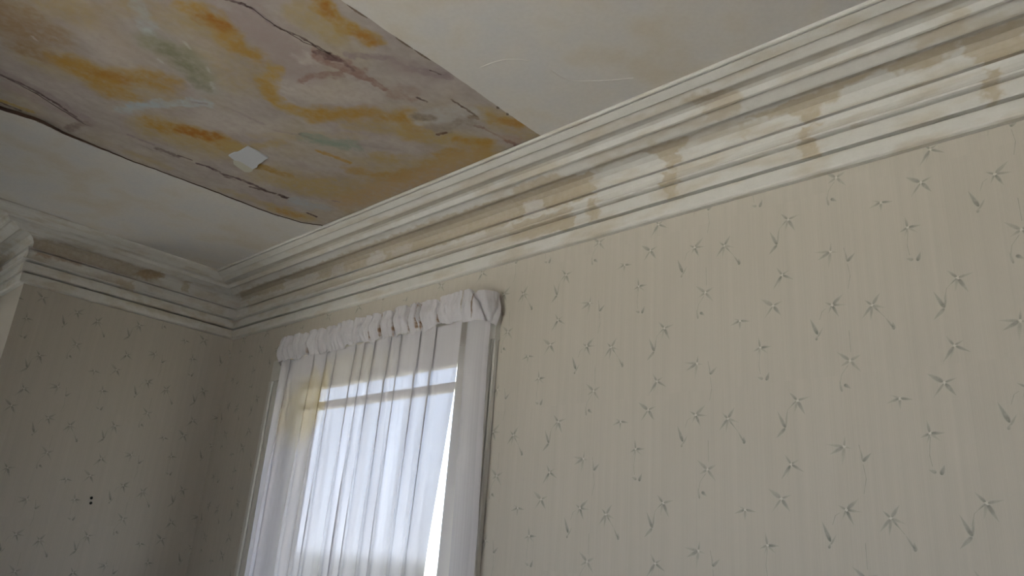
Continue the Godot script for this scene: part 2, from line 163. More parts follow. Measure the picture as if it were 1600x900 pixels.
# stains on the cornice: outline in (position along, position round the profile); colour; strength; softness
const STAINS_NORTH = [[[[-1.6918,0.3115],[-1.5559,0.3144],[-1.4189,0.3144],[-1.3522,0.3121],[-1.3786,0.346],[-1.3611,0.4604],[-1.5437,0.4612],[-1.7165,0.4622]],[176,163,142],0.9,0.35],
	[[[-1.6832,0.3563],[-1.6523,0.3434],[-1.5958,0.3558],[-1.5577,0.4161],[-1.5616,0.465],[-1.6622,0.4595]],[198,193,187],0.95,0.3],
	[[[-1.1555,0.31],[-1.0816,0.3075],[-1.0096,0.3132],[-1.0323,0.3478],[-1.067,0.35],[-1.0678,0.4611],[-1.0954,0.4616],[-1.1138,0.3672],[-1.1422,0.3418]],[176,163,142],0.85,0.35],
	[[[-1.1255,0.4644],[-1.0648,0.4665],[-1.0631,0.6022],[-1.1021,0.599],[-1.1073,0.5626]],[176,163,142],0.9,0.35],
	[[[-0.8626,0.3245],[-0.8416,0.3272],[-0.8503,0.3513],[-0.8634,0.3803],[-0.8685,0.3758],[-0.8707,0.3465]],[184,174,157],0.8,0.35],
	[[[-1.399,0.4702],[-1.3537,0.4699],[-1.3394,0.5924],[-1.384,0.595]],[176,163,142],0.9,0.35],
	[[[-1.7184,0.4706],[-1.4576,0.4738],[-1.447,0.5636],[-1.4377,0.5961],[-1.6025,0.592],[-1.7067,0.5876]],[176,163,142],0.75,0.35],
	[[[-1.5365,0.5879],[-1.4887,0.5965],[-1.4409,0.5934],[-1.4492,0.5322],[-1.5078,0.5162]],[176,163,142],0.6,0.35],
	[[[-0.8385,0.3175],[-0.7583,0.3194],[-0.6288,0.3119],[-0.4886,0.306],[-0.4241,0.3048],[-0.3276,0.305],[-0.3391,0.3318],[-0.3646,0.3505],[-0.4238,0.356],[-0.4548,0.3461],[-0.4884,0.3176],[-0.534,0.3204],[-0.5697,0.3298],[-0.6119,0.3536],[-0.6538,0.3641],[-0.6592,0.4258],[-0.7023,0.4274],[-0.7097,0.3664],[-0.7541,0.3447],[-0.7912,0.3441]],[176,163,142],0.85,0.35],
	[[[-0.7057,0.4629],[-0.6597,0.4639],[-0.6766,0.4852],[-0.6745,0.5713],[-0.6558,0.5832],[-0.6659,0.6064],[-0.7088,0.6032]],[176,163,142],0.9,0.35],
	[[[-0.3284,0.3082],[-0.1964,0.3126],[-0.2116,0.46],[-0.2852,0.431],[-0.307,0.3748],[-0.3252,0.3516],[-0.326,0.3296]],[176,163,142],0.85,0.35],
	[[[-0.29,0.4696],[-0.2568,0.4705],[-0.2636,0.5232],[-0.2598,0.5777],[-0.2682,0.6064],[-0.2977,0.6073],[-0.2904,0.575],[-0.2938,0.4873]],[176,163,142],0.9,0.35],
	[[[-0.9289,0.0993],[-0.8665,0.1085],[-0.8158,0.1723],[-0.8333,0.1969],[-0.911,0.1839],[-0.9323,0.1152]],[158,142,120],0.65,0.9],
	[[[-0.9015,0.1873],[-0.805,0.2073],[-0.8352,0.2593],[-0.8908,0.2587],[-0.9279,0.2529]],[184,174,157],0.85,0.7],
	[[[-1.3044,0.262],[-1.1261,0.2641],[-1.0904,0.2483],[-1.1052,0.304],[-1.1506,0.3127],[-1.3429,0.3147]],[184,174,157],0.8,0.8],
	[[[-1.634,0.2355],[-1.4487,0.2417],[-1.4189,0.3144],[-1.6933,0.3132]],[176,163,142],0.8,0.6],
	[[[-1.5735,0.1606],[-1.4081,0.1829],[-1.4144,0.2059],[-1.6064,0.2006]],[184,174,157],0.6,0.9],
	[[[-0.8575,0.1754],[-0.8021,0.1835],[-0.8213,0.2496],[-0.8945,0.2512]],[184,174,157],0.9,0.7],
	[[[-0.3998,0.2388],[-0.32,0.2018],[-0.3086,0.1808],[-0.2718,0.2013],[-0.2994,0.2543],[-0.336,0.2626],[-0.3964,0.2659]],[184,174,157],0.85,0.7],
	[[[-0.3158,0.246],[-0.1883,0.2551],[-0.1939,0.3007],[-0.3225,0.3008]],[184,174,157],0.6,0.9],
	[[[-0.5754,0.5165],[-0.5578,0.518],[-0.5597,0.5289],[-0.5791,0.526]],[176,163,142],0.6,0.8],
	[[[-0.8083,0.1177],[-0.7216,0.1677],[-0.7261,0.1874],[-0.8201,0.1768]],[184,174,157],0.35,1],
	[[[-0.7029,0.0315],[-0.6178,0.0425],[-0.6197,0.057],[-0.7053,0.0463]],[184,174,157],0.35,1],
	[[[-0.567,0.0093],[-0.4912,0.0344],[-0.4924,0.0481],[-0.5704,0.0378]],[184,174,157],0.35,1],
	[[[-0.4144,0.1013],[-0.3435,0.11],[-0.3463,0.1608],[-0.415,0.1145]],[184,174,157],0.35,1],
	[[[-0.748,0.0122],[-0.6622,0.0373],[-0.6644,0.052],[-0.7526,0.041]],[184,174,157],0.35,1],
	[[[-3.609,0.3507],[-3.4901,0.2625],[-2.9881,0.2615],[-2.4704,0.2564],[-2.2248,0.254],[-1.7279,0.2589],[-1.6619,0.2654],[-1.7154,0.4634],[-2.2613,0.4604],[-2.8106,0.3796],[-3.2319,0.3618]],[176,163,142],0.8,0.3],
	[[[-3.1953,0.3423],[-3.1447,0.3191],[-3.0431,0.3388],[-2.9043,0.3398],[-2.9094,0.3554],[-2.9606,0.3723],[-3.186,0.3705]],[198,193,187],0.9,0.3],
	[[[-2.8044,0.3435],[-2.6989,0.3385],[-2.7246,0.3711],[-2.7525,0.3826],[-2.8252,0.3768]],[194,188,182],0.8,0.35],
	[[[-2.5462,0.348],[-2.5091,0.3373],[-2.4461,0.3446],[-2.4295,0.4221],[-2.5056,0.4167],[-2.5609,0.3754]],[198,193,187],0.9,0.3],
	[[[-2.4216,0.3515],[-2.2772,0.3524],[-2.2868,0.3821],[-2.4071,0.3837]],[194,188,182],0.7,0.5],
	[[[-3.5565,0.361],[-2.7863,0.4278],[-2.264,0.4713],[-1.8425,0.4742],[-1.7215,0.4756],[-1.7133,0.5596],[-2.2451,0.5191],[-3.504,0.4654]],[184,174,157],0.6,0.6],
	[[[-3.0668,0.3628],[-2.9737,0.3656],[-2.9337,0.425],[-3.0319,0.4251]],[198,193,187],0.8,0.3],
	[[[-2.7816,0.3725],[-2.6827,0.3757],[-2.642,0.4625],[-2.7434,0.4623]],[198,193,187],0.8,0.3],
	[[[-2.5875,0.3794],[-2.4698,0.3835],[-2.4349,0.4686],[-2.554,0.4678]],[198,193,187],0.8,0.3],
	[[[-2.307,0.4214],[-2.1875,0.4278],[-2.1748,0.4768],[-2.305,0.4754]],[198,193,187],0.8,0.3],
	[[[-2.1144,0.4585],[-2.0508,0.4604],[-2.0438,0.4815],[-2.111,0.4821]],[198,193,187],0.8,0.3],
	[[[-1.949,0.464],[-1.8609,0.4667],[-1.8506,0.4889],[-1.9419,0.4886]],[198,193,187],0.8,0.3],
	[[[-3.4014,0.1901],[-3.0284,0.1738],[-2.4103,0.117],[-1.5548,0.1109],[-1.5885,0.1736],[-2.3517,0.1932],[-3.078,0.2122],[-3.4528,0.2507]],[184,174,157],0.5,1]]
const STAINS_WEST = [[[[-0.7453,0.3581],[-0.8772,0.3262],[-1.0614,0.3234],[-1.27,0.3236],[-1.3217,0.3172],[-1.2949,0.3819],[-1.2074,0.391],[-0.9672,0.4197],[-0.7829,0.4227]],[164,150,130],0.7,0.9],[[[-1.2028,0.3736],[-1.2773,0.2606],[-1.3255,0.3441],[-1.2758,0.3784]],[150,128,98],0.7,0.8],[[[-0.7851,0.4599],[-0.9705,0.4295],[-0.98,0.4643],[-0.7891,0.4716]],[146,122,100],0.7,0.8],[[[-1.141,0.4755],[-1.2065,0.4639],[-1.2103,0.5326],[-1.1497,0.5647]],[176,163,142],0.7,0.6],[[[-1.4218,0.3488],[-1.4291,0.268],[-1.4696,0.3856],[-1.4315,0.3875]],[176,163,142],0.8,0.4],[[[-1.1893,0.6596],[-1.415,0.6691],[-1.3944,0.5849],[-1.2241,0.5883]],[184,174,157],0.7,0.8],[[[-1.4983,0.5838],[-1.6774,0.5827],[-1.6954,0.6501],[-1.5063,0.6531]],[176,163,142],0.6,0.8],[[[-0.8932,0.5746],[-0.9393,0.5728],[-0.9517,0.5911],[-0.8984,0.595]],[184,174,157],0.6,0.8],[[[-1.0717,0.5891],[-1.1212,0.5874],[-1.1421,0.6223],[-1.0782,0.652]],[184,174,157],0.6,0.8]]
const EDGE_A = [[-2.613,-0.3685],[-2.5866,-0.4683],[-2.6044,-0.549],[-2.6045,-0.7517],[-2.5947,-0.8573],[-2.5841,-1.0651],[-2.5778,-1.2702],[-2.5497,-1.3933],[-2.4997,-1.4627]]
const EDGE_B = [[-1.3522,-0.7517],[-1.3524,-0.8162],[-1.3554,-0.9001],[-1.3556,-1.0214],[-1.3569,-1.1239],[-1.3659,-1.2669],[-1.3696,-1.4602]]
const SEAM_A = [[-2.4146,-0.3165],[-2.4406,-0.4246],[-2.4934,-0.5691],[-2.464,-0.8002],[-2.4293,-0.9859],[-2.4138,-1.2394],[-2.4681,-1.4414]]
const SEAM_B = [[-1.58,-0.5592],[-1.556,-0.6286],[-1.5679,-0.696],[-1.5543,-0.8263],[-1.551,-0.9343],[-1.5593,-1.0262],[-1.5308,-1.0932],[-1.4556,-1.1804],[-1.4586,-1.2832],[-1.4712,-1.4588]]
const SCRAP_A = [[-2.2804,-0.9478],[-2.2497,-0.9495],[-2.2331,-0.9564],[-2.1713,-0.9564],[-2.1739,-0.9941],[-2.1844,-1.0373],[-2.2072,-1.0365],[-2.2248,-1.0396],[-2.2541,-1.0398],[-2.2726,-1.048],[-2.2984,-1.0459],[-2.2848,-0.9913],[-2.293,-0.975]]
const SCRAP_B = [[-2.3009,-0.9746],[-2.2747,-0.9881],[-2.2861,-1.0437],[-2.3175,-1.0542],[-2.3356,-1.0523],[-2.3445,-1.0405],[-2.3323,-1.0054],[-2.3245,-0.9895]]

var noise_a := FastNoiseLite.new()
var noise_b := FastNoiseLite.new()
var M := {}

# ------------------------------------------------------------------ helpers
func start() -> SurfaceTool:
	var st := SurfaceTool.new()
	st.begin(Mesh.PRIMITIVE_TRIANGLES)
	st.set_smooth_group(-1)
	return st

func quad(st: SurfaceTool, a: Vector3, b: Vector3, c: Vector3, d: Vector3, ua := Vector2.ZERO, ub := Vector2.ZERO, uc := Vector2.ZERO, ud := Vector2.ZERO) -> void:
	var p := [a, b, c, a, c, d]
	var t := [ua, ub, uc, ua, uc, ud]
	for i in 6:
		st.set_uv(t[i])
		st.add_vertex(p[i])

func box(st: SurfaceTool, lo: Vector3, hi: Vector3, e := 0.0) -> void:
	# a box, its long edges chamfered by e
	if e <= 0.0:
		var v := []
		for i in 8:
			v.append(Vector3(hi.x if i & 1 else lo.x, hi.y if i & 2 else lo.y, hi.z if i & 4 else lo.z))
		for f in [[0, 2, 3, 1], [5, 7, 6, 4], [4, 6, 2, 0], [1, 3, 7, 5], [2, 6, 7, 3], [4, 0, 1, 5]]:
			var q := []
			for k in f:
				var w: Vector3 = v[k]
				q.append(w)
			var n: Vector3 = (q[1] - q[0]).cross(q[2] - q[0]).abs()
			var uv := []
			for w in q:
				uv.append(Vector2(w.z, w.y) if n.x > n.y and n.x > n.z else (Vector2(w.x, w.z) if n.y > n.z else Vector2(w.x, w.y)))
			quad(st, q[0], q[1], q[2], q[3], uv[0], uv[1], uv[2], uv[3])
		return
	var s := hi - lo
	var ax := s.max_axis_index()          # run along the longest axis
	var u := (ax + 1) % 3
	var w2 := (ax + 2) % 3
	var ring := []
	for c in [[lo[u] + e, lo[w2]], [hi[u] - e, lo[w2]], [hi[u], lo[w2] + e], [hi[u], hi[w2] - e], [hi[u] - e, hi[w2]], [lo[u] + e, hi[w2]], [lo[u], hi[w2] - e], [lo[u], lo[w2] + e]]:
		ring.append(c)
	var ends := [[], []]
	for k in 2:
		for c in ring:
			var p := Vector3.ZERO
			p[ax] = lo[ax] if k == 0 else hi[ax]
			p[u] = c[0]
			p[w2] = c[1]
			ends[k].append(p)
	for i in 8:
		var j := (i + 1) % 8
		quad(st, ends[0][i], ends[1][i], ends[1][j], ends[0][j], Vector2(lo[ax], i * 0.02), Vector2(hi[ax], i * 0.02), Vector2(hi[ax], i * 0.02 + 0.02), Vector2(lo[ax], i * 0.02 + 0.02))
	for k in 2:
		for i in range(1, 7):
			for p in ([ends[k][0], ends[k][i], ends[k][i + 1]] if k == 0 else [ends[k][0], ends[k][i + 1], ends[k][i]]):
				st.set_uv(Vector2.ZERO)
				st.add_vertex(p)

func obj(called: String, st: SurfaceTool, m: Material, parent: Node = self, smooth := false) -> MeshInstance3D:
	if smooth:
		st.index()
	st.generate_normals()
	var o := MeshInstance3D.new()
	o.name = called
	o.mesh = st.commit()
	o.material_override = m
	parent.add_child(o, true)
	return o

func group_node(called: String, at := Vector3.ZERO) -> Node3D:
	var o := Node3D.new()
	o.name = called
	o.position = at
	add_child(o, true)
	return o

func tag(o: Node, label: String, category: String, group := "") -> void:
	o.set_meta("label", label)
	o.set_meta("category", category)
	if group:
		o.set_meta("group", group)

func setting(o: Node, label: String, category: String) -> void:
	o.set_meta("kind", "structure")
	o.set_meta("label", label)
	o.set_meta("category", category)

func mat(c: Color, rough := 0.8) -> StandardMaterial3D:
	var m := StandardMaterial3D.new()
	m.albedo_color = c
	m.roughness = rough
	m.metallic_specular = 0.3
	m.cull_mode = BaseMaterial3D.CULL_DISABLED
	return m

func textured(img: Image, rough := 0.85) -> StandardMaterial3D:
	var m := mat(Color.WHITE, rough)
	img.generate_mipmaps()
	m.albedo_texture = ImageTexture.create_from_image(img)
	return m

func rgb(a: Array) -> Color:
	return Color8(int(a[0]), int(a[1]), int(a[2]))

func along(path: Array, z: float) -> float:
	# x of a path of [x, z] points at z (points run towards smaller z)
	if z >= path[0][1]:
		return path[0][0]
	for i in range(path.size() - 1):
		if z <= path[i][1] and z >= path[i + 1][1]:
			return lerpf(path[i][0], path[i + 1][0], (path[i][1] - z) / maxf(path[i][1] - path[i + 1][1], 1e-5))
	return path[-1][0]

func seg_dist(p: Vector2, a: Vector2, b: Vector2) -> float:
	var ab := b - a
	var t := clampf((p - a).dot(ab) / maxf(ab.length_squared(), 1e-10), 0.0, 1.0)
	return p.distance_to(a + ab * t)

# ------------------------------------------------------------------ painted surfaces
func wallpaper_image() -> Image:
	var w := 1449
	var h := 926
	var img := Image.create(w, h, false, Image.FORMAT_RGB8)
	var rng := RandomNumberGenerator.new()
	rng.seed = 7
	var base := Color8(182, 175, 164)
	# fine vertical threads, the ground of the paper
	var thread := PackedFloat32Array()
	thread.resize(w)
	for x in w:
		thread[x] = rng.randf_range(-1, 1) * 0.008 + noise_b.get_noise_2d(x * 0.9, 3.0) * 0.006
	for y in h:
		for x in w:
			var k := thread[x] + noise_a.get_noise_2d(x * 1.4, y * 0.06) * 0.012
			img.set_pixel(x, y, Color(base.r + k, base.g + k, base.b + k))
	var ink := Color8(98, 106, 98)
	var ink2 := Color8(74, 82, 76)
	for cp in 2:
		for s in PETALS:
			var a := Vector2(s[0], -s[1]) + Vector2(TILE_W, TILE_H) * 0.5 * cp
			var b := Vector2(s[2], -s[3]) + Vector2(TILE_W, TILE_H) * 0.5 * cp
			var hw: float = s[4]
			var ab := b - a
			var l := ab.length()
			var lo := (a.min(b) - Vector2.ONE * (hw + 0.001)) * 2000.0
			var hi := (a.max(b) + Vector2.ONE * (hw + 0.001)) * 2000.0
			for py in range(int(lo.y), int(hi.y) + 1):
				for px in range(int(lo.x), int(hi.x) + 1):
					var p := Vector2(px, py) / 2000.0
					var t := (p - a).dot(ab) / (l * l)
					if t < 0.0 or t > 1.0:
						continue
					var d := absf((p - a).cross(ab)) / l
					var half := hw
					var al: float = s[5]
					if s[6] > 0:
						half = hw * sin(PI * pow(t, 0.55)) + 0.0003
						al *= lerpf(0.72, 0.25, t)
					var k := smoothstep(half, half * 0.35, d) * al * (0.8 + 0.5 * noise_a.get_noise_2d(px * 2.0, py * 2.0))
					if k > 0.0:
						var x := posmod(px, w)
						var y := posmod(py, h)
						img.set_pixel(x, y, img.get_pixel(x, y).lerp(ink2.lerp(ink, minf(1.0, t * 1.6)), clampf(k, 0, 1)))
		for c in HEARTS:
			var q := (Vector2(c[0], -c[1]) + Vector2(TILE_W, TILE_H) * 0.5 * cp) * 2000.0
			for k in 5:
				var o := Vector2.from_angle(k * 1.3 + c[0] * 40.0) * rng.randf_range(1.0, 6.0) + q
				for dy in range(-2, 3):
					for dx in range(-2, 3):
						if dx * dx + dy * dy < 6:
							img.set_pixel(posmod(int(o.x) + dx, w), posmod(int(o.y) + dy, h), Color8(198, 194, 184))
	return img

func boards_image() -> Image:
	# x from -2.64 to -1.32, z from -1.50 to 0.30
	var res := 800.0
	var w := int(1.32 * res)
	var h := int(1.8 * res)
	var img := Image.create(w, h, false, Image.FORMAT_RGB8)
	var c0 := Color8(158, 148, 141)
	var c1 := Color8(160, 148, 132)
	var c2 := Color8(149, 138, 134)
	for y in h:
		for x in w:
			var n := noise_a.get_noise_2d(x * 0.35, y * 0.35)
			var n2 := noise_b.get_noise_2d(x * 0.9 + 400, y * 0.5)
			var c := c0.lerp(c1 if n > 0 else c2, minf(1.0, absf(n) * 1.6))
			var g := n2 * 0.03 + noise_a.get_noise_2d(x * 4.0, y * 4.0) * 0.018
			img.set_pixel(x, y, Color(c.r + g, c.g + g, c.b + g))
	for bl in BLOTS:
		var path := []
		for q in bl[0]:
			path.append(Vector2((q[0] + 2.64) * res, (q[1] + 1.5) * res))
		var r: float = bl[1] * res
		var col := rgb(bl[2])
		var lo: Vector2 = path[0]
		var hi: Vector2 = path[0]
		for q in path:
			lo = lo.min(q)
			hi = hi.max(q)
		var pad := r * 1.9 + 6.0
		var warp := clampf(r * 1.0, 3.0, 24.0)
		var fq := clampf(30.0 / r, 0.6, 5.0)
		for y in range(maxi(0, int(lo.y - pad)), mini(h, int(hi.y + pad))):
			for x in range(maxi(0, int(lo.x - pad)), mini(w, int(hi.x + pad))):
				var p := Vector2(x + noise_a.get_noise_2d(x * fq, y * fq) * warp, y + noise_a.get_noise_2d(x * fq + 900.0, y * fq) * warp)
				var d := 1e9
				for i in range(path.size() - 1):
					d = minf(d, seg_dist(p, path[i], path[i + 1]))
				var k := 1.0 - smoothstep(r * (1.0 - 0.75 * bl[4]), r * (1.05 + 0.5 * bl[4]), d)
				if k > 0.0:
					k *= bl[3] * (0.80 + 0.45 * noise_b.get_noise_2d(x * 1.1, y * 1.1) + 0.35 * noise_a.get_noise_2d(x * 5.0, y * 5.0))
					img.set_pixel(x, y, img.get_pixel(x, y).lerp(col, clampf(k, 0, 1)))
	return img

func sheet_image(tone: Color, warm: Color, cool: Color) -> Image:
	# lining paper on the ceiling, 2 m square
	var n := 768
	var img := Image.create(n, n, false, Image.FORMAT_RGB8)
	for y in n:
		for x in n:
			# blend towards the far edges so that the square repeats
			var a := noise_a.get_noise_2d(x * 0.55, y * 0.35) * 0.6 + noise_b.get_noise_2d(x * 0.5, y * 0.5) * 0.6
			var c := tone.lerp(tone * warm, clampf(a * 1.3, 0, 1)).lerp(tone * cool, clampf(-a * 1.2, 0, 1))
			var g := noise_b.get_noise_2d(x * 5.0, y * 5.0) * 0.012
			img.set_pixel(x, y, Color(c.r + g, c.g + g, c.b + g))
	return img

func cornice_image(stains: Array, u0: float, u1: float, w: int, dirt: float) -> Image:
	var h := 518
	var total := 0.7089
	var img := Image.create(w, h, false, Image.FORMAT_RGB8)
	var su := w / (u1 - u0)
	var sv := h / total
	for y in h:
		for x in w:
			var a := noise_a.get_noise_2d(x * 0.6, y * 1.4)
			var c := Color8(200, 197, 191).lerp(Color8(182, 172, 156), clampf(a * dirt, 0, 1))
			var g := noise_b.get_noise_2d(x * 1.2, y * 1.2) * 0.014 + noise_b.get_noise_2d(x * 6.0, y * 6.0) * 0.01
			img.set_pixel(x, y, Color(c.r + g, c.g + g, c.b + g))
	for s in stains:
		var pts := PackedVector2Array()
		for q in s[0]:
			pts.append(Vector2((q[0] - u0) * su, q[1] * sv))
		if pts.size() < 3:
			continue
		var lo := pts[0]
		var hi := pts[0]
		for q in pts:
			lo = lo.min(q)
			hi = hi.max(q)
		var soft: float = 3.0 + 16.0 * s[3]
		var col := rgb(s[1])
		for y in range(maxi(0, int(lo.y - soft)), mini(h, int(hi.y + soft))):
			for x in range(maxi(0, int(lo.x - soft)), mini(w, int(hi.x + soft))):
				var p := Vector2(x + noise_a.get_noise_2d(x * 3.0, y * 3.0) * 14.0, y + noise_a.get_noise_2d(x * 3.0 + 700.0, y * 3.0) * 10.0)
				var d := 1e9
				for i in pts.size():
					d = minf(d, seg_dist(p, pts[i], pts[(i + 1) % pts.size()]))
				if not Geometry2D.is_point_in_polygon(p, pts):
					d = -d
				var k := smoothstep(-soft * 0.5, soft * 0.5, d)
				if k > 0.0:
					k *= s[2] * (0.92 + 0.25 * noise_b.get_noise_2d(x * 2.0, y * 2.0))
					img.set_pixel(x, y, img.get_pixel(x, y).lerp(col, clampf(k, 0, 1)))
	return img

func sheer_image(stains: Array, sparse: float, dense: float, sd: int) -> Image:
	# voile: threads of uneven density, in the alpha; the colour carries water marks
	var n := 512
	var img := Image.create(n, n, false, Image.FORMAT_RGBA8)
	var rng := RandomNumberGenerator.new()
	rng.seed = sd
	var col := PackedFloat32Array()
	col.resize(n)
	for x in n:
		col[x] = rng.randf()
	for y in n:
		for x in n:
			var k := 0.5 + 0.5 * noise_b.get_noise_2d(x * 1.6, y * 0.12 + sd)
			var a := lerpf(sparse, dense, clampf(0.25 * col[x] + 0.75 * k, 0, 1))
			var c := Color8(198, 195, 199)
			for s in stains:
				var d := Vector2((x / float(n) - s[0]) / s[2], (y / float(n) - s[1]) / s[3]).length() + noise_a.get_noise_2d(x * 1.5, y * 0.8) * 0.5
				c = c.lerp(rgb(s[4]), (1.0 - smoothstep(0.35, 1.1, d)) * s[5])
			img.set_pixel(x, y, Color(c.r, c.g, c.b, a))
	return img

# ------------------------------------------------------------------ structure builders
func wall(called: String, label: String, normal: Vector3, plane: float, u0: float, u1: float, holes: Array, thick: float, m: Material, phase := Vector2.ZERO) -> MeshInstance3D:
	# a papered wall with real openings; normal points into the room
	var along_x := absf(normal.z) > 0.5
	var us := [u0, u1]
	var ys := [0.0, CEIL + 0.03]
	for q in holes:
		us.append(q[0]); us.append(q[1]); ys.append(q[2]); ys.append(q[3])
	us.sort()
	ys.sort()
	var st := start()
	var back := -thick * (normal.z if along_x else normal.x)
	var solid := func(i: int, j: int) -> bool:
		if i < 0 or j < 0 or i >= us.size() - 1 or j >= ys.size() - 1:
			return false
		var cu: float = (us[i] + us[i + 1]) * 0.5
		var cy: float = (ys[j] + ys[j + 1]) * 0.5
		for q in holes:
			if cu > q[0] and cu < q[1] and cy > q[2] and cy < q[3]:
				return false
		return true
	var at := func(u: float, y: float, d: float) -> Vector3:
		return Vector3(u, y, plane + d) if along_x else Vector3(plane + d, y, u)
	var sgn := 1.0 if (along_x and normal.z > 0) or (not along_x and normal.x < 0) else -1.0
	var uvw := func(u: float, y: float) -> Vector2:
		return Vector2(u * sgn / TILE_W, -(y - EYE) / TILE_H) + phase
	for i in us.size() - 1:
		for j in ys.size() - 1:
			if not solid.call(i, j):
				continue
			var a: float = us[i]
			var b: float = us[i + 1]
			var c: float = ys[j]
			var e: float = ys[j + 1]
			if b - a < 1e-6 or e - c < 1e-6:
				continue
			for d in [0.0, back]:
				quad(st, at.call(a, c, d), at.call(a, e, d), at.call(b, e, d), at.call(b, c, d), uvw.call(a, c), uvw.call(a, e), uvw.call(b, e), uvw.call(b, c))
			for side in [[a, c, a, e, i - 1, j], [b, c, b, e, i + 1, j], [a, c, b, c, i, j - 1], [a, e, b, e, i, j + 1]]:
				if not solid.call(side[4], side[5]):
					quad(st, at.call(side[0], side[1], 0.0), at.call(side[2], side[3], 0.0), at.call(side[2], side[3], back), at.call(side[0], side[1], back))
	var o := obj(called, st, m)
	setting(o, label, "wall")
	return o

func cornice(called: String, label: String, a: Vector2, b: Vector2, inward: Vector2, end_a: float, end_b: float, m: Material, u0: float, u1: float, along_z: bool) -> void:
	# four mouldings swept from a to b (plan x, z); end_* = 1 for an inner mitre, -1 for an outer one, 0 for a square cut
	var root := group_node(called)
	setting(root, label, "cornice")
	var dir := (b - a).normalized()
	var v := 0.0
	var names := ["crown_moulding", "frieze", "architrave", "fascia_board"]
	var total := 0.7089
	for k in 4:
		var pr: Array = PROFILES[k]
		var st := start()
		for i in range(pr.size() - 1):
			var p0 := Vector2(pr[i][0], pr[i][1])
			var p1 := Vector2(pr[i + 1][0], pr[i + 1][1])
			var v1 := v + p0.distance_to(p1)
			var c := []
			for p in [p0, p1]:
				var s: Vector2 = a + inward * p.x + dir * p.x * end_a
				var e: Vector2 = b + inward * p.x - dir * p.x * end_b
				c.append(Vector3(s.x, CEIL - p.y, s.y))
				c.append(Vector3(e.x, CEIL - p.y, e.y))
			var n := 12
			for g in n:
				var q := []
				for w in [[0, 1, g], [0, 1, g + 1], [2, 3, g + 1], [2, 3, g]]:
					var lo: Vector3 = c[w[0]]
					q.append(lo.lerp(c[w[1]], w[2] / float(n)))
				var uv := []
				for h in 4:
					uv.append(Vector2(((q[h].z if along_z else q[h].x) - u0) / (u1 - u0), (v if h < 2 else v1) / total))
				quad(st, q[0], q[1], q[2], q[3], uv[0], uv[1], uv[2], uv[3])
			v = v1
		var o := obj(names[k], st, m, root)
		o.set_meta("label", ["ribbed crown moulding spread along the ceiling", "coved frieze band with tan water stains", "beaded architrave moulding", "flat white board along the wallpaper"][k])

func window_frame(called: String, label: String, axis_x: bool, plane: float, out: float, u0: float, u1: float, y0: float, y1: float, bars: Array, posts: Array, cl := 0.16, cr := 0.16) -> Node3D:
	# casing, jambs, sash rails and panes of one window; out = -1 or 1 is the way outdoors
	var root := group_node(called)
	setting(root, label, "window")
	var put := func(n: String, ua: float, ub: float, ya: float, yb: float, da: float, db: float, m: Material, e: float) -> void:
		# d counts into the room
		var st := start()
		var za := plane - out * da
		var zb := plane - out * db
		var lo := Vector3(ua, ya, minf(za, zb)) if axis_x else Vector3(minf(za, zb), ya, ua)
		var hi := Vector3(ub, yb, maxf(za, zb)) if axis_x else Vector3(maxf(za, zb), yb, ub)
		box(st, lo, hi, e)
		obj(n, st, m, root)
	for sd in 2:
		var cw := cl if sd == 0 else cr
		var ua := u0 - cw if sd == 0 else u1
		put.call("casing", ua, ua + cw, y0 - 0.03, y1 + 0.0, 0.0, 0.022, M.paint, 0.004)
		var ub := ua + 0.004 if sd == 0 else ua + cw - 0.034
		put.call("casing_bead", ub, ub + 0.03, y0 - 0.03, y1 + 0.0, 0.022, 0.034, M.paint, 0.005)
	put.call("head_casing", u0 - cl, u1 + cr, y1, y1 + 0.10, 0.0, 0.024, M.paint, 0.004)
	put.call("window_sill", u0 - cl - 0.02, u1 + cr + 0.02, y0 - 0.06, y0 - 0.03, -0.02, 0.07, M.paint, 0.006)
	put.call("sash_stile", u0 + 0.0, u0 + 0.05, y0, y1, -0.085, -0.045, M.paint, 0.004)
	put.call("sash_stile", u1 - 0.05, u1, y0, y1, -0.085, -0.045, M.paint, 0.004)
	put.call("sash_rail", u0 + 0.05, u1 - 0.05, y1 - 0.035, y1, -0.085, -0.045, M.paint, 0.004)
	put.call("sash_rail", u0 + 0.05, u1 - 0.05, y0, y0 + 0.07, -0.085, -0.045, M.paint, 0.004)
	var cuts := [y0 + 0.07]
	for b in bars:
		put.call("sash_bar", u0 + 0.05, u1 - 0.05, b[0], b[1], -0.085, -0.045, M.paint, 0.004)
		cuts.append(b[0]); cuts.append(b[1])
	cuts.append(y1 - 0.035)
	for p in posts:
		put.call("glazing_bar", p - 0.012, p + 0.012, y0 + 0.07, y1 - 0.035, -0.075, -0.05, M.paint, 0.003)
	for i in range(0, cuts.size() - 1, 2):
		put.call("pane", u0 + 0.045, u1 - 0.045, cuts[i] - 0.004, cuts[i + 1] + 0.004, -0.068, -0.064, M.glass, 0.0)
	return root

func skirting(called: String, label: String, lo: Vector3, hi: Vector3) -> void:
	var st := start()
	box(st, lo, hi, 0.006)
	setting(obj(called, st, M.paint), label, "baseboard")

# ------------------------------------------------------------------ ceiling
func ragged(path: Array, z: float, amp: float, sd: float) -> float:
	return along(path, z) + (noise_a.get_noise_2d(z * 900.0, sd) * 0.7 + noise_b.get_noise_2d(z * 4000.0, sd + 50.0) * 0.5) * amp

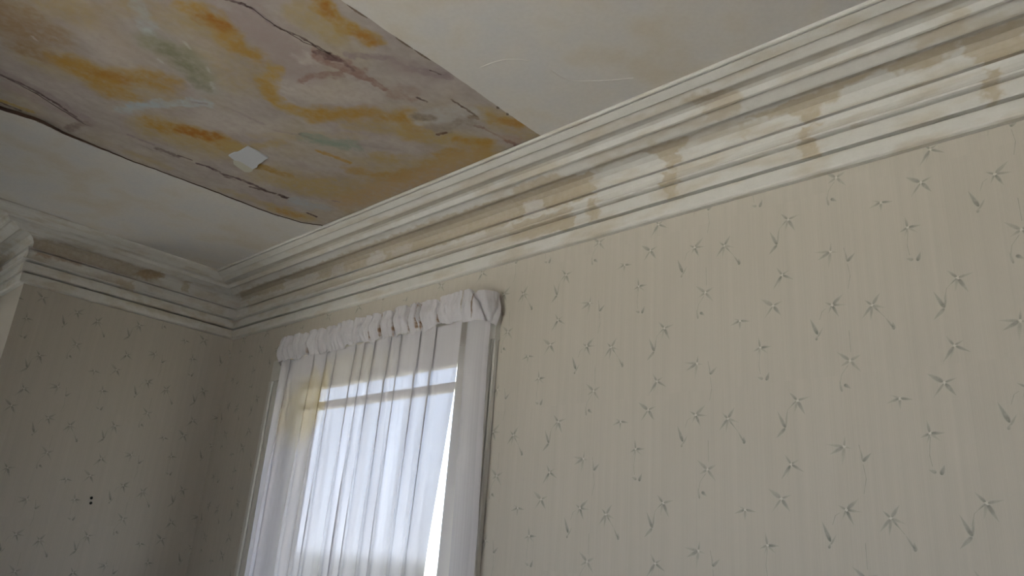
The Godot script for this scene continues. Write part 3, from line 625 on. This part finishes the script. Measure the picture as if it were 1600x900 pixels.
func strip(parent: Node, called: String, left: Callable, right: Callable, y: float, thick: float, z0: float, z1: float, step: float, m: Material, edge: Material, uv: Callable, sag: Callable) -> MeshInstance3D:
	# a board or sheet between two ragged edges; its underside is at y
	var st := start()
	var es := start()
	var n := int(ceil((z1 - z0) / step))
	for i in n:
		var za := lerpf(z0, z1, i / float(n))
		var zb := lerpf(z0, z1, (i + 1) / float(n))
		var ya: float = y + sag.call(za)
		var yb: float = y + sag.call(zb)
		var a := Vector3(left.call(za), ya, za)
		var b := Vector3(right.call(za), ya, za)
		var c := Vector3(right.call(zb), yb, zb)
		var d := Vector3(left.call(zb), yb, zb)
		quad(st, a, b, c, d, uv.call(a), uv.call(b), uv.call(c), uv.call(d))
		var up := Vector3(0, thick, 0)
		quad(st, d + up, c + up, b + up, a + up, uv.call(d), uv.call(c), uv.call(b), uv.call(a))
		quad(es, a, a + up, d + up, d)
		quad(es, b, b + up, c + up, c)
	var o := obj(called, st, m, parent)
	var e := obj("broken_edge", es, edge, o)
	e.set_meta("label", "dark broken edge of the sheet")
	return o

func build_ceiling() -> void:
	var root := group_node("ceiling")
	setting(root, "off-white papered ceiling with a long bare strip of yellow-stained boards", "ceiling")
	var st := start()
	box(st, Vector3(RECESS - 0.15, CEIL + 0.026, NORTH - 0.15), Vector3(EAST + 0.15, CEIL + 0.14, SOUTH + 0.15))
	obj("ceiling_slab", st, M.dark_wood, root)
	var uv_sheet := func(p: Vector3) -> Vector2: return Vector2(p.x + 0.35, p.z) / 2.0
	var uv_board := func(p: Vector3) -> Vector2: return Vector2((p.x + 2.64) / 1.32, (p.z + 1.5) / 1.8)
	var z0 := NORTH
	var flat := func(_z: float) -> float: return 0.0
	var sag := func(z: float) -> float: return 0.0085 * smoothstep(-0.8, -0.4, z) + 0.0012 * noise_a.get_noise_2d(z * 300.0, 3.0)
	var edge_a := func(z: float) -> float: return ragged(EDGE_A, z, 0.004, 11.0)
	var edge_b := func(z: float) -> float: return ragged(EDGE_B, z, 0.0035, 31.0)
	var o := strip(root, "lining_sheet", func(_z): return RECESS - 0.1, edge_a, CEIL, 0.025, z0, SOUTH + 0.05, 0.012, M.sheet, M.torn, uv_sheet, flat)
	o.set_meta("label", "off-white sheet between the stained strip and the chimney breast")
	o = strip(root, "lining_sheet", edge_b, func(_z): return EAST + 0.1, CEIL, 0.025, z0, SOUTH + 0.05, 0.012, M.sheet, M.torn, uv_sheet, flat)
	o.set_meta("label", "large off-white sheet with faint hairline cracks")
	# joints that have opened in places
	var open_a := func(z: float) -> float: return 0.0014 * smoothstep(-0.62, -0.52, z) + 0.0022 * maxf(0.0, noise_a.get_noise_2d(z * 700.0, 77.0) - 0.12) * smoothstep(-1.3, -1.2, z)
	var open_b := func(z: float) -> float: return 0.0011 * smoothstep(-0.88, -0.82, z) * (1.0 - 0.8 * smoothstep(-0.64, -0.6, z))
	var cut_a := func(z: float) -> float: return ragged(SEAM_A, z, 0.006, 5.0)
	var cut_b := func(z: float) -> float: return ragged(SEAM_B, z, 0.006, 8.0)
	var y := CEIL + 0.0035
	o = strip(root, "ceiling_board", func(_z): return -2.72, func(z): return cut_a.call(z) - open_a.call(z), y, 0.009, z0, SOUTH, 0.012, M.boards, M.torn, uv_board, sag)
	o.set_meta("label", "narrow mould-edged board beside the sheet by the chimney breast")
	o = strip(root, "ceiling_board", func(z): return cut_a.call(z) + open_a.call(z), func(z): return cut_b.call(z) - open_b.call(z), y, 0.009, z0, SOUTH, 0.012, M.boards, M.torn, uv_board, sag)
	o.set_meta("label", "wide board streaked with ochre water stains")
	o = strip(root, "ceiling_board", func(z): return cut_b.call(z) + open_b.call(z), func(_z): return -1.28, y, 0.009, z0, SOUTH, 0.012, M.boards, M.torn, uv_board, sag)
	o.set_meta("label", "narrow board with an ochre streak beside the large sheet")
	# scrap of white lining still stuck to the boards
	for k in 2:
		var pts := PackedVector2Array()
		for q in (SCRAP_A if k == 0 else SCRAP_B):
			pts.append(Vector2(q[0], q[1]))
		var lo := CEIL + (-0.001 if k == 0 else 0.0012)
		var s2 := start()
		var tri := Geometry2D.triangulate_polygon(pts)
		for yy in [lo, lo + 0.0015]:
			for i in tri:
				s2.set_uv(pts[i])
				s2.add_vertex(Vector3(pts[i].x, yy, pts[i].y))
		for i in pts.size():
			var p := pts[i]
			var q := pts[(i + 1) % pts.size()]
			quad(s2, Vector3(p.x, lo, p.y), Vector3(q.x, lo, q.y), Vector3(q.x, CEIL + 0.011, q.y), Vector3(p.x, CEIL + 0.011, p.y))
		o = obj("lining_scrap", s2, M.scrap if k == 0 else M.scrap_cream, root)
		o.set_meta("label", "square scrap of white lining left on the boards" if k == 0 else "cream slip under the white scrap")
	# torn tongues of paper that hang at the edges of the sheets
	var rng := RandomNumberGenerator.new()
	rng.seed = 21
	for f in [[-1.352, -0.785, 0.06, 1, 0.0045], [-1.353, -0.93, 0.055, 1, 0.0045], [-1.354, -0.99, 0.055, 1, 0.0045], [-1.366, -1.275, 0.012, 1, 0.007], [-1.366, -1.315, 0.01, 1, 0.007], [-2.592, -0.50, 0.07, -1, 0.009], [-2.598, -0.62, 0.05, -1, 0.007], [-2.595, -0.90, 0.03, -1, 0.006], [-2.584, -1.13, 0.025, -1, 0.007], [-2.578, -1.3, 0.02, -1, 0.006]]:
		var s3 := start()
		var n := 8
		for i in n:
			var q := []
			for e in [i, i + 1]:
				var t: float = e / float(n)
				var z: float = f[1] + (t - 0.5) * f[2]
				var w: float = f[4] * sin(PI * clampf(t, 0.02, 0.98)) * rng.randf_range(0.7, 1.1)
				var x0: float = along(EDGE_B if f[3] > 0 else EDGE_A, z)
				q.append(Vector3(x0 + f[3] * w * 0.4, CEIL - 0.0008, z))
				q.append(Vector3(x0 - f[3] * w * 0.6, CEIL - 0.002 - w * 0.35, z))
			quad(s3, q[0], q[1], q[3], q[2])
		obj("torn_paper", s3, M.torn_brown if f[3] > 0 else M.torn_pale, root)

func hairline(parent: Node, pts: Array, r: float) -> void:
	# a thin raised lip of plaster along a crack
	var cv := Curve3D.new()
	for i in pts.size():
		var p := Vector3(pts[i][0], CEIL, pts[i][1])
		var a: Array = pts[maxi(0, i - 1)]
		var b: Array = pts[mini(pts.size() - 1, i + 1)]
		var t := Vector3(b[0] - a[0], 0, b[1] - a[1]) / 6.0
		cv.add_point(p, -t, t)
	var bk := cv.tessellate(4, 2.0)
	var st := start()
	for i in range(bk.size() - 1):
		var d := (bk[i + 1] - bk[i]).normalized().cross(Vector3.UP) * r
		var low := Vector3(0, -r * 0.5, 0)
		quad(st, bk[i] - d, bk[i] + low, bk[i + 1] + low, bk[i + 1] - d)
		quad(st, bk[i] + low, bk[i] + d, bk[i + 1] + d, bk[i + 1] + low)
	obj("hairline_crack", st, M.sheet, parent)

# ------------------------------------------------------------------ curtains
const ROD_L := -3.0
const ROD_R := -1.755
const ROD_D := 0.10      # how far the rod stands off the wall
const ROD_Y := 2.30
const BEND := 0.07

func rod_length() -> float:
	return PI * BEND + (ROD_R - ROD_L - 2.0 * BEND)

func rod_at(s: float) -> Array:
	# plan position and outward normal on the rod, s from its left end
	var q := PI * BEND * 0.5
	var mid := ROD_R - ROD_L - 2.0 * BEND
	var zc := NORTH + ROD_D - BEND
	if s < q:
		var t := s / BEND
		var n := Vector2(-cos(t), sin(t))
		return [Vector2(ROD_L + BEND, zc) + n * BEND, n]
	if s < q + mid:
		return [Vector2(ROD_L + BEND + s - q, NORTH + ROD_D), Vector2(0, 1)]
	var t2 := minf((s - q - mid) / BEND, PI * 0.5)
	var n2 := Vector2(sin(t2), cos(t2))
	return [Vector2(ROD_R - BEND, zc) + n2 * BEND, n2]

func s_of_x(x: float) -> float:
	return x - ROD_L - BEND + PI * BEND * 0.5

func catmull(p: Array, t: float) -> Vector2:
	var i := clampi(int(t), 0, p.size() - 2)
	var f := t - i
	var a: Vector2 = p[maxi(0, i - 1)]
	var b: Vector2 = p[i]
	var c: Vector2 = p[i + 1]
	var d: Vector2 = p[mini(p.size() - 1, i + 2)]
	return b.cubic_interpolate(c, a, d, f)

func header(root: Node3D, s0: float, s1: float, creases: Array, m: Material, sd: float) -> void:
	# the gathered rod pocket: puffs between deep pinched creases
	var cols := int((s1 - s0) / 0.0026)
	var rows := 26
	var top := ROD_Y + 0.052
	var low := ROD_Y - 0.052
	var st := start()
	st.set_smooth_group(0)
	var grid := []
	for j in rows + 1:
		var row := []
		for i in cols + 1:
			var s := lerpf(s0, s1, i / float(cols))
			var y := lerpf(top, low + 0.016 * noise_a.get_noise_2d(s * 1100.0, sd + 200.0), j / float(rows))
			var off := 0.017 + 0.009 * exp(-pow((y - ROD_Y) / 0.026, 2.0))
			off += 0.009 * noise_a.get_noise_2d(s * 1300.0, sd + y * 260.0) + 0.005 * noise_b.get_noise_2d(s * 1500.0, sd + 30.0 + y * 300.0)
			var dip := 0.0
			for c in creases:
				var lean: float = (y - ROD_Y) * c[1] + 0.004 * noise_a.get_noise_2d(y * 2500.0, c[0] * 900.0)
				var q: float = (s - c[0] + lean) / c[2]
				var reach := smoothstep(low - 0.01, low + 0.025, y)
				off -= c[3] * exp(-q * q) * reach
				dip += c[3] * exp(-q * q)
			off = maxf(off, 0.002) * smoothstep(low - 0.03, low + 0.03, y) + 0.003
			var r: Array = rod_at(clampf(s, 0.0, rod_length()))
			var p: Vector2 = r[0] + r[1] * off
			if s > rod_length():
				p += Vector2(0, rod_length() - s)
			var up := smoothstep(ROD_Y + 0.015, top, y)
			row.append(Vector3(p.x, y + up * (0.008 * noise_a.get_noise_2d(s * 900.0, sd + 120.0) - dip * 0.25), p.y))
		grid.append(row)
	for j in rows:
		for i in cols:
			var ua := i / float(cols)
			var ub := (i + 1) / float(cols)
			quad(st, grid[j][i], grid[j][i + 1], grid[j + 1][i + 1], grid[j + 1][i], Vector2(ua, j / float(rows)), Vector2(ub, j / float(rows)), Vector2(ub, (j + 1) / float(rows)), Vector2(ua, (j + 1) / float(rows)))
	var o := obj("gathered_header", st, m, root, true)
	o.set_meta("label", "ruffled rod pocket with rusty creases")

func curtain(called: String, label: String, s1: float, folds: Array, creases: Array, h0: float, drift: Callable, m_drape: Material, m_head: Material, m_hem: Material, hem_w: float, sd: float) -> void:
	var root := group_node(called)
	tag(root, label, "curtain", "sheer curtains on the window")
	header(root, h0, s1, creases, m_head, sd)
	# the section of the drape: [distance along the rod, stand-off]
	var sec := []
	for k in range(folds.size() - 1):
		var a: float = folds[k]
		var w: float = folds[k + 1] - a
		var tuck := minf(0.024, w * 0.34)
		sec.append(Vector2(a + w * 0.12, -0.010))
		sec.append(Vector2(a + w * 0.50, 0.0))
		sec.append(Vector2(a + w * 0.88, 0.012))
		sec.append(Vector2(a + w * 1.0, 0.016))
		if k < folds.size() - 2:
			sec.append(Vector2(a + w - tuck * 0.4, 0.004))
			sec.append(Vector2(a + w - tuck, -0.004))
	var cols: int = (sec.size() - 1) * 6
	var top := ROD_Y - 0.048
	var bottom := 0.35
	var point := func(i: int, y: float) -> Vector3:
		var g := catmull(sec, i / float(cols) * (sec.size() - 1))
		var fall := clampf((top - y) / 1.2, 0.0, 1.5)
		var s: float = g.x + drift.call(g.x, y) + 0.016 * fall * noise_a.get_noise_2d(g.x * 120.0, y * 40.0 + sd)
		var off := g.y * (0.45 + 1.1 * smoothstep(0.0, 0.6, fall)) + 0.003
		off += 0.006 * fall * noise_a.get_noise_2d(g.x * 200.0 + 70.0, y * 60.0 + sd)
		var r: Array = rod_at(clampf(s, 0.0, rod_length()))
		var p: Vector2 = r[0] + r[1] * off
		return Vector3(p.x, y, p.y)
	var build := func(part: String, c0: int, c1: int, m: Material) -> void:
		var rows := 60
		var st := start()
		st.set_smooth_group(0)
		var grid := []
		for j in rows + 1:
			var y := lerpf(top, bottom, j / float(rows))
			var row := []
			for i in range(c0, c1 + 1):
				row.append(point.call(i, y))
			grid.append(row)
		for j in rows:
			for i in range(c1 - c0):
				var ua := (c0 + i) / float(cols)
				var ub := (c0 + i + 1) / float(cols)
				quad(st, grid[j][i], grid[j][i + 1], grid[j + 1][i + 1], grid[j + 1][i], Vector2(ua, j / float(rows)), Vector2(ub, j / float(rows)), Vector2(ub, (j + 1) / float(rows)), Vector2(ua, (j + 1) / float(rows)))
		obj(part, st, m, root, true)
	var hem := maxi(2, int(cols * hem_w))
	build.call("drape", 0, cols - hem, m_drape)
	build.call("side_hem", cols - hem, cols, m_hem)

func build_rod() -> void:
	var root := group_node("curtain_rod")
	tag(root, "flat white curtain rod with curved ends inside the gathered curtain headers", "curtain rod")
	var st := start()
	var n := 60
	var l := rod_length()
	for i in n:
		var q := []
		for e in [i, i + 1]:
			var r: Array = rod_at(l * e / n)
			for yo in [-0.011, 0.011]:
				for d in [-0.002, 0.002]:
					var p: Vector2 = r[0] + r[1] * d
					q.append(Vector3(p.x, ROD_Y + yo, p.y))
		quad(st, q[1], q[3], q[7], q[5])
		quad(st, q[0], q[2], q[6], q[4])
		quad(st, q[2], q[3], q[7], q[6])
		quad(st, q[0], q[1], q[5], q[4])
	obj("rod", st, M.enamel, root)
	for x in [ROD_L, ROD_R]:
		var b := start()
		box(b, Vector3(x - 0.009, ROD_Y - 0.016, NORTH + 0.024), Vector3(x + 0.009, ROD_Y + 0.014, NORTH + 0.036), 0.002)
		obj("bracket", b, M.enamel_cream, root)

# ------------------------------------------------------------------ scene
func _ready() -> void:
	# camera
	var cam := Camera3D.new()
	cam.name = "camera"
	cam.position = Vector3(0, EYE, 0)
	cam.rotation = Vector3(0.3447, 0.7782, 0.0775)
	cam.fov = 40.61
	cam.near = 0.05
	cam.far = 400.0
	add_child(cam)
	cam.make_current()
	# sky: a bright overcast day
	var sky_m := ProceduralSkyMaterial.new()
	sky_m.sky_top_color = Color(0.72, 0.82, 0.97)
	sky_m.sky_horizon_color = Color(0.90, 0.94, 1.0)
	sky_m.ground_bottom_color = Color(0.42, 0.42, 0.38)
	sky_m.ground_horizon_color = Color(0.60, 0.62, 0.60)
	sky_m.energy_multiplier = 1.0
	var sky := Sky.new()
	sky.sky_material = sky_m
	var env := Environment.new()
	env.background_mode = Environment.BG_SKY
	env.sky = sky
	env.background_energy_multiplier = 1.0
	env.tonemap_mode = Environment.TONE_MAPPER_LINEAR
	env.tonemap_exposure = 5.95
	env.sdfgi_enabled = true
	env.ssao_enabled = true
	env.ssil_enabled = true
	var we := WorldEnvironment.new()
	we.name = "world_environment"
	we.environment = env
	add_child(we)

	# the sun stands behind the house front and falls through the wide window on to the floor
	var sun := DirectionalLight3D.new()
	sun.name = "sun"
	sun.light_color = Color(1.0, 0.97, 0.92)
	sun.light_energy = 6.0
	sun.light_angular_distance = 0.53
	sun.shadow_enabled = true
	sun.rotation_degrees = Vector3(-50, 80, 0)
	add_child(sun)

	# noise
	noise_a.seed = 4
	noise_a.frequency = 0.012
	noise_a.fractal_octaves = 4
	noise_b.seed = 19
	noise_b.frequency = 0.03
	noise_b.fractal_octaves = 3

	# materials
	M.paper = textured(wallpaper_image(), 0.75)
	M.paint = mat(Color8(196, 193, 187), 0.5)
	M.glass = mat(Color(0.93, 0.97, 0.98, 0.06), 0.02)
	M.glass.transparency = BaseMaterial3D.TRANSPARENCY_ALPHA
	M.glass.metallic_specular = 0.5
	M.dark_wood = mat(Color8(74, 56, 44), 0.9)
	M.sheet = textured(sheet_image(Color8(192, 187, 181), Color(0.97, 0.94, 0.88), Color(0.96, 0.98, 1.02)), 0.85)
	M.boards = textured(boards_image(), 0.85)
	M.torn = mat(Color8(74, 58, 48), 0.95)
	M.torn_brown = mat(Color8(112, 98, 86), 0.95)
	M.torn_pale = mat(Color8(150, 132, 110), 0.95)
	M.scrap = mat(Color8(178, 179, 183), 0.85)
	M.scrap_cream = mat(Color8(174, 170, 156), 0.85)
	M.enamel = mat(Color8(226, 222, 212), 0.4)
	M.enamel_cream = mat(Color8(214, 202, 172), 0.5)
	M.cornice_n = textured(cornice_image(STAINS_NORTH, -3.70, 0.10, 2048, 1.2), 0.55)
	M.cornice_w = textured(cornice_image(STAINS_WEST, -1.80, -0.40, 1024, 1.4), 0.55)
	print("textures made")

	# structure
	wall("wall_north", "pale sprigged wallpaper wall with the curtained window", Vector3(0, 0, 1), NORTH, WEST - 0.6, EAST + 0.15, [[WX0, WX1, WY0, WY1]], 0.18, M.paper)
	wall("wall_west", "shaded sprigged wallpaper on the chimney breast", Vector3(1, 0, 0), WEST, NORTH, BREAST_END, [], 0.80, M.paper, Vector2(0.18, 0.1))
	wall("wall_recess", "papered wall of the recess beside the chimney breast", Vector3(1, 0, 0), RECESS, BREAST_END, SOUTH, [[-0.28, 0.3, 0.7, 2.2]], 0.15, M.paper, Vector2(0.4, 0.3))
	wall("wall_south", "papered wall facing the curtained window", Vector3(0, 0, -1), SOUTH, RECESS - 0.15, EAST + 0.15, [[-1.45, -0.05, 0.45, 2.35]], 0.18, M.paper, Vector2(0.1, 0.7))
	wall("wall_east", "papered wall at the end of the room", Vector3(-1, 0, 0), EAST, NORTH, SOUTH, [], 0.15, M.paper, Vector2(0.6, 0.2))
	var fs := start()
	box(fs, Vector3(RECESS - 0.15, -0.12, NORTH - 0.18), Vector3(EAST + 0.15, 0, SOUTH + 0.18))
	setting(obj("floor", fs, M_floor()), "brown wooden floor", "floor")
	build_ceiling()
	var ceil_node := get_node("ceiling")
	hairline(ceil_node, [[-1.276, -1.116], [-1.2015, -1.1325], [-1.1535, -1.1757]], 0.0022)
	hairline(ceil_node, [[-1.141, -1.2354], [-1.128, -1.297], [-1.0638, -1.349], [-0.9922, -1.3892]], 0.0022)
	cornice("trim_1", "cream painted cornice with tan water stains above the window wall", Vector2(WEST, NORTH), Vector2(EAST, NORTH), Vector2(0, 1), 1, 1, M.cornice_n, -3.70, 0.10, false)
	cornice("trim_2", "shaded painted cornice along the chimney breast", Vector2(WEST, NORTH), Vector2(WEST, BREAST_END), Vector2(1, 0), 1, -1, M.cornice_w, -1.80, -0.40, true)
	cornice("trim_3", "short return of the cornice round the side of the chimney breast", Vector2(RECESS, BREAST_END), Vector2(WEST, BREAST_END), Vector2(0, 1), 1, -1, M.cornice_w, -5.0, -3.6, false)
	cornice("trim_4", "cornice along the wall of the recess", Vector2(RECESS, BREAST_END), Vector2(RECESS, SOUTH), Vector2(1, 0), 1, 1, M.cornice_w, -1.80, 2.6, true)
	cornice("trim_5", "cornice along the wall facing the curtained window", Vector2(RECESS, SOUTH), Vector2(EAST, SOUTH), Vector2(0, -1), 1, 1, M.cornice_w, -4.5, 2.0, false)
	cornice("trim_6", "cornice along the end wall", Vector2(EAST, NORTH), Vector2(EAST, SOUTH), Vector2(-1, 0), 1, 1, M.cornice_w, -1.8, 2.6, true)
	skirting("baseboard_north", "painted baseboard under the curtained window", Vector3(WEST, 0, NORTH), Vector3(EAST, 0.16, NORTH + 0.018))
	skirting("baseboard_west", "painted baseboard along the chimney breast", Vector3(WEST, 0, NORTH + 0.018), Vector3(WEST + 0.018, 0.16, BREAST_END))
	skirting("baseboard_south", "painted baseboard under the wide window", Vector3(RECESS, 0, SOUTH - 0.018), Vector3(EAST, 0.16, SOUTH))
	skirting("baseboard_east", "painted baseboard along the end wall", Vector3(EAST - 0.018, 0, NORTH + 0.018), Vector3(EAST, 0.16, SOUTH - 0.018))
	window_frame("window_1", "white painted sash window glowing behind sheer curtains", true, NORTH, -1.0, WX0, WX1, WY0, WY1, [[1.20, 1.25], [EYE + 0.572, EYE + 0.60]], [], 0.10, 0.175)
	window_frame("window_2", "wide three-light window in the wall facing the curtains", true, SOUTH, 1.0, -1.45, -0.05, 0.45, 2.35, [[1.4, 1.45]], [-0.75])
	window_frame("window_3", "sash window in the recess wall", false, RECESS, -1.0, -0.28, 0.3, 0.7, 2.2, [[1.5, 1.55]], [])
	var gs := start()
	box(gs, Vector3(-60, -0.7, -60), Vector3(60, -0.5, 60))
	setting(obj("ground", gs, mat(Color8(118, 119, 112), 0.95)), "pale gravel yard around the house", "ground")
	var ts := start()  # added pale slab outdoors, bounces daylight up to the ceiling
	box(ts, Vector3(-14, -0.5, SOUTH + 0.3), Vector3(14, -0.46, SOUTH + 14.0))
	setting(obj("bounce_terrace", ts, mat(Color8(158, 160, 158), 0.95)), "added unseen pale slab that bounces daylight in through the wide window", "bounce_terrace")

	# curtains
	build_rod()
	var xs := [-3.03, -2.868, -2.691, -2.599, -2.535, -2.41, -2.355, -2.292, -2.20, -2.138, -2.034, -1.952, -1.826]
	var folds := []
	for x in xs:
		folds.append(s_of_x(x))
	folds[0] = 0.0
	var split := s_of_x(-1.824)
	# pinched creases: [x on the rod, lean, half width, depth]
	var creases := []
	for q in [[-2.741, 0.25, 0.006, 0.02], [-2.668, 0.3, 0.004, 0.012], [-2.621, 0.2, 0.006, 0.02], [-2.561, -0.2, 0.007, 0.016], [-2.505, 0.3, 0.005, 0.01], [-2.440, 0.1, 0.009, 0.014], [-2.376, -0.2, 0.006, 0.012], [-2.322, 0.15, 0.004, 0.014], [-2.263, 0.25, 0.005, 0.022], [-2.185, 0.25, 0.005, 0.022], [-2.104, 0.15, 0.006, 0.022], [-2.056, 0.2, 0.004, 0.02], [-2.036, 0.25, 0.005, 0.022], [-1.944, 0.2, 0.005, 0.022], [-2.857, 0.3, 0.007, 0.014], [-2.924, -0.2, 0.006, 0.012]]:
		creases.append([s_of_x(q[0]), q[1], q[2], q[3]])
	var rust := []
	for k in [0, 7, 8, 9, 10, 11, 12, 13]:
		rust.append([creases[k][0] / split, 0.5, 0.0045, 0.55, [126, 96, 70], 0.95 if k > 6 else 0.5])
	var drape_m := textured(sheer_image([[0.14, 0.10, 0.13, 0.09, [196, 180, 134], 0.55], [0.24, 0.09, 0.05, 0.08, [192, 172, 116], 0.5], [0.45, 0.05, 0.30, 0.05, [202, 197, 182], 0.4]], 0.83, 0.95, 3), 0.95)
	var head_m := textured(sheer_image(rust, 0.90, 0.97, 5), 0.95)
	var head2_m := textured(sheer_image([[0.28, 0.5, 0.025, 0.5, [110, 88, 70], 0.7]], 0.88, 0.96, 9), 0.95)
	var hem_m := textured(sheer_image([], 0.86, 0.95, 6), 0.95)
	var side_m := textured(sheer_image([], 0.62, 0.78, 8), 0.95)
	var lace_m := textured(sheer_image([], 0.7, 0.9, 12), 0.95)
	for m in [drape_m, head_m, head2_m, hem_m, side_m, lace_m]:
		m.transparency = BaseMaterial3D.TRANSPARENCY_ALPHA
		m.backlight_enabled = true
		m.backlight = Color(0.35, 0.355, 0.365)
	curtain("sheer_curtain", "wide white sheer curtain drawn across the bright window, gathered on the rod", split, folds, creases, 0.0,
		func(s: float, y: float) -> float: return -0.036 * clampf((2.0 - y) / 0.65, 0, 1.6) * pow(clampf(s / split, 0, 1), 8.0), drape_m, head_m, hem_m, 0.012, 1.0)
	var e0 := split + 0.002
	curtain("sheer_curtain", "narrow sheer side panel hanging over the right window casing", rod_length(), [e0, rod_length() - 0.022], [[e0 + 0.055, 0.45, 0.006, 0.024], [e0 + 0.10, -0.1, 0.012, 0.006]], split + 0.001,
		func(s: float, y: float) -> float: return 0.008 * clampf((2.1 - y) / 0.65, 0, 1.4) * (1.0 - clampf((s - e0) / 0.12, 0, 1)), side_m, head2_m, lace_m, 0.4, 60.0)

	# added unseen cupboard that keeps window light from the chimney breast
	var wr := group_node("added_wardrobe", Vector3(-2.25, 0, SOUTH - 0.02))
	tag(wr, "added unseen dark wooden cupboard that blocks window light from the chimney breast", "added_wardrobe")
	for part in [["plinth", [-0.5, 0, -0.62], [0.5, 0.1, 0]], ["body", [-0.52, 0.1, -0.64], [0.52, 2.05, 0]], ["cornice", [-0.56, 2.05, -0.68], [0.56, 2.12, 0]]]:
		var b := start()
		box(b, Vector3(part[1][0], part[1][1], part[1][2]), Vector3(part[2][0], part[2][1], part[2][2]), 0.006)
		obj(part[0], b, M.dark_wood, wr)
	for sd in [-1, 1]:
		var b := start()
		box(b, Vector3(minf(sd * 0.01, sd * 0.48), 0.16, -0.662), Vector3(maxf(sd * 0.01, sd * 0.48), 1.99, -0.64), 0.004)
		var door := obj("door", b, M.dark_wood, wr)
		var kn := start()
		box(kn, Vector3(sd * 0.05 - 0.012, 1.0, -0.69), Vector3(sd * 0.05 + 0.012, 1.03, -0.662), 0.005)
		obj("knob", kn, M.enamel_cream, door)

	# two dark screws left in the wallpaper of the chimney breast
	for q in [[1.6503, -1.2613, "upper"], [1.6295, -1.2638, "lower"]]:
		var sc := group_node("wall_screw", Vector3(WEST, q[0], q[1]))
		tag(sc, q[2] + " of two small dark screw heads in the shaded chimney breast wallpaper", "screw", "screws in the chimney breast")
		var hd := CylinderMesh.new()
		hd.top_radius = 0.0035
		hd.bottom_radius = 0.0062
		hd.height = 0.005
		hd.radial_segments = 14
		var ho := MeshInstance3D.new()
		ho.name = "screw_head"
		ho.mesh = hd
		ho.material_override = mat(Color8(24, 22, 20), 0.6)
		ho.rotation.z = -PI / 2
		ho.position.x = 0.0025
		sc.add_child(ho)
		var sl := start()
		box(sl, Vector3(0.0048, -0.0006, -0.003), Vector3(0.0053, 0.0006, 0.003))
		obj("slot", sl, mat(Color8(8, 8, 8), 0.8), sc)
	print("scene built")

func M_floor() -> Material:
	var nt := Image.create(256, 256, false, Image.FORMAT_RGB8)
	for y in 256:
		for x in 256:
			var g := noise_a.get_noise_2d(x * 0.4, y * 6.0) * 0.10
			nt.set_pixel(x, y, Color(0.33 + g, 0.29 + g, 0.26 + g))
	return textured(nt, 0.5)
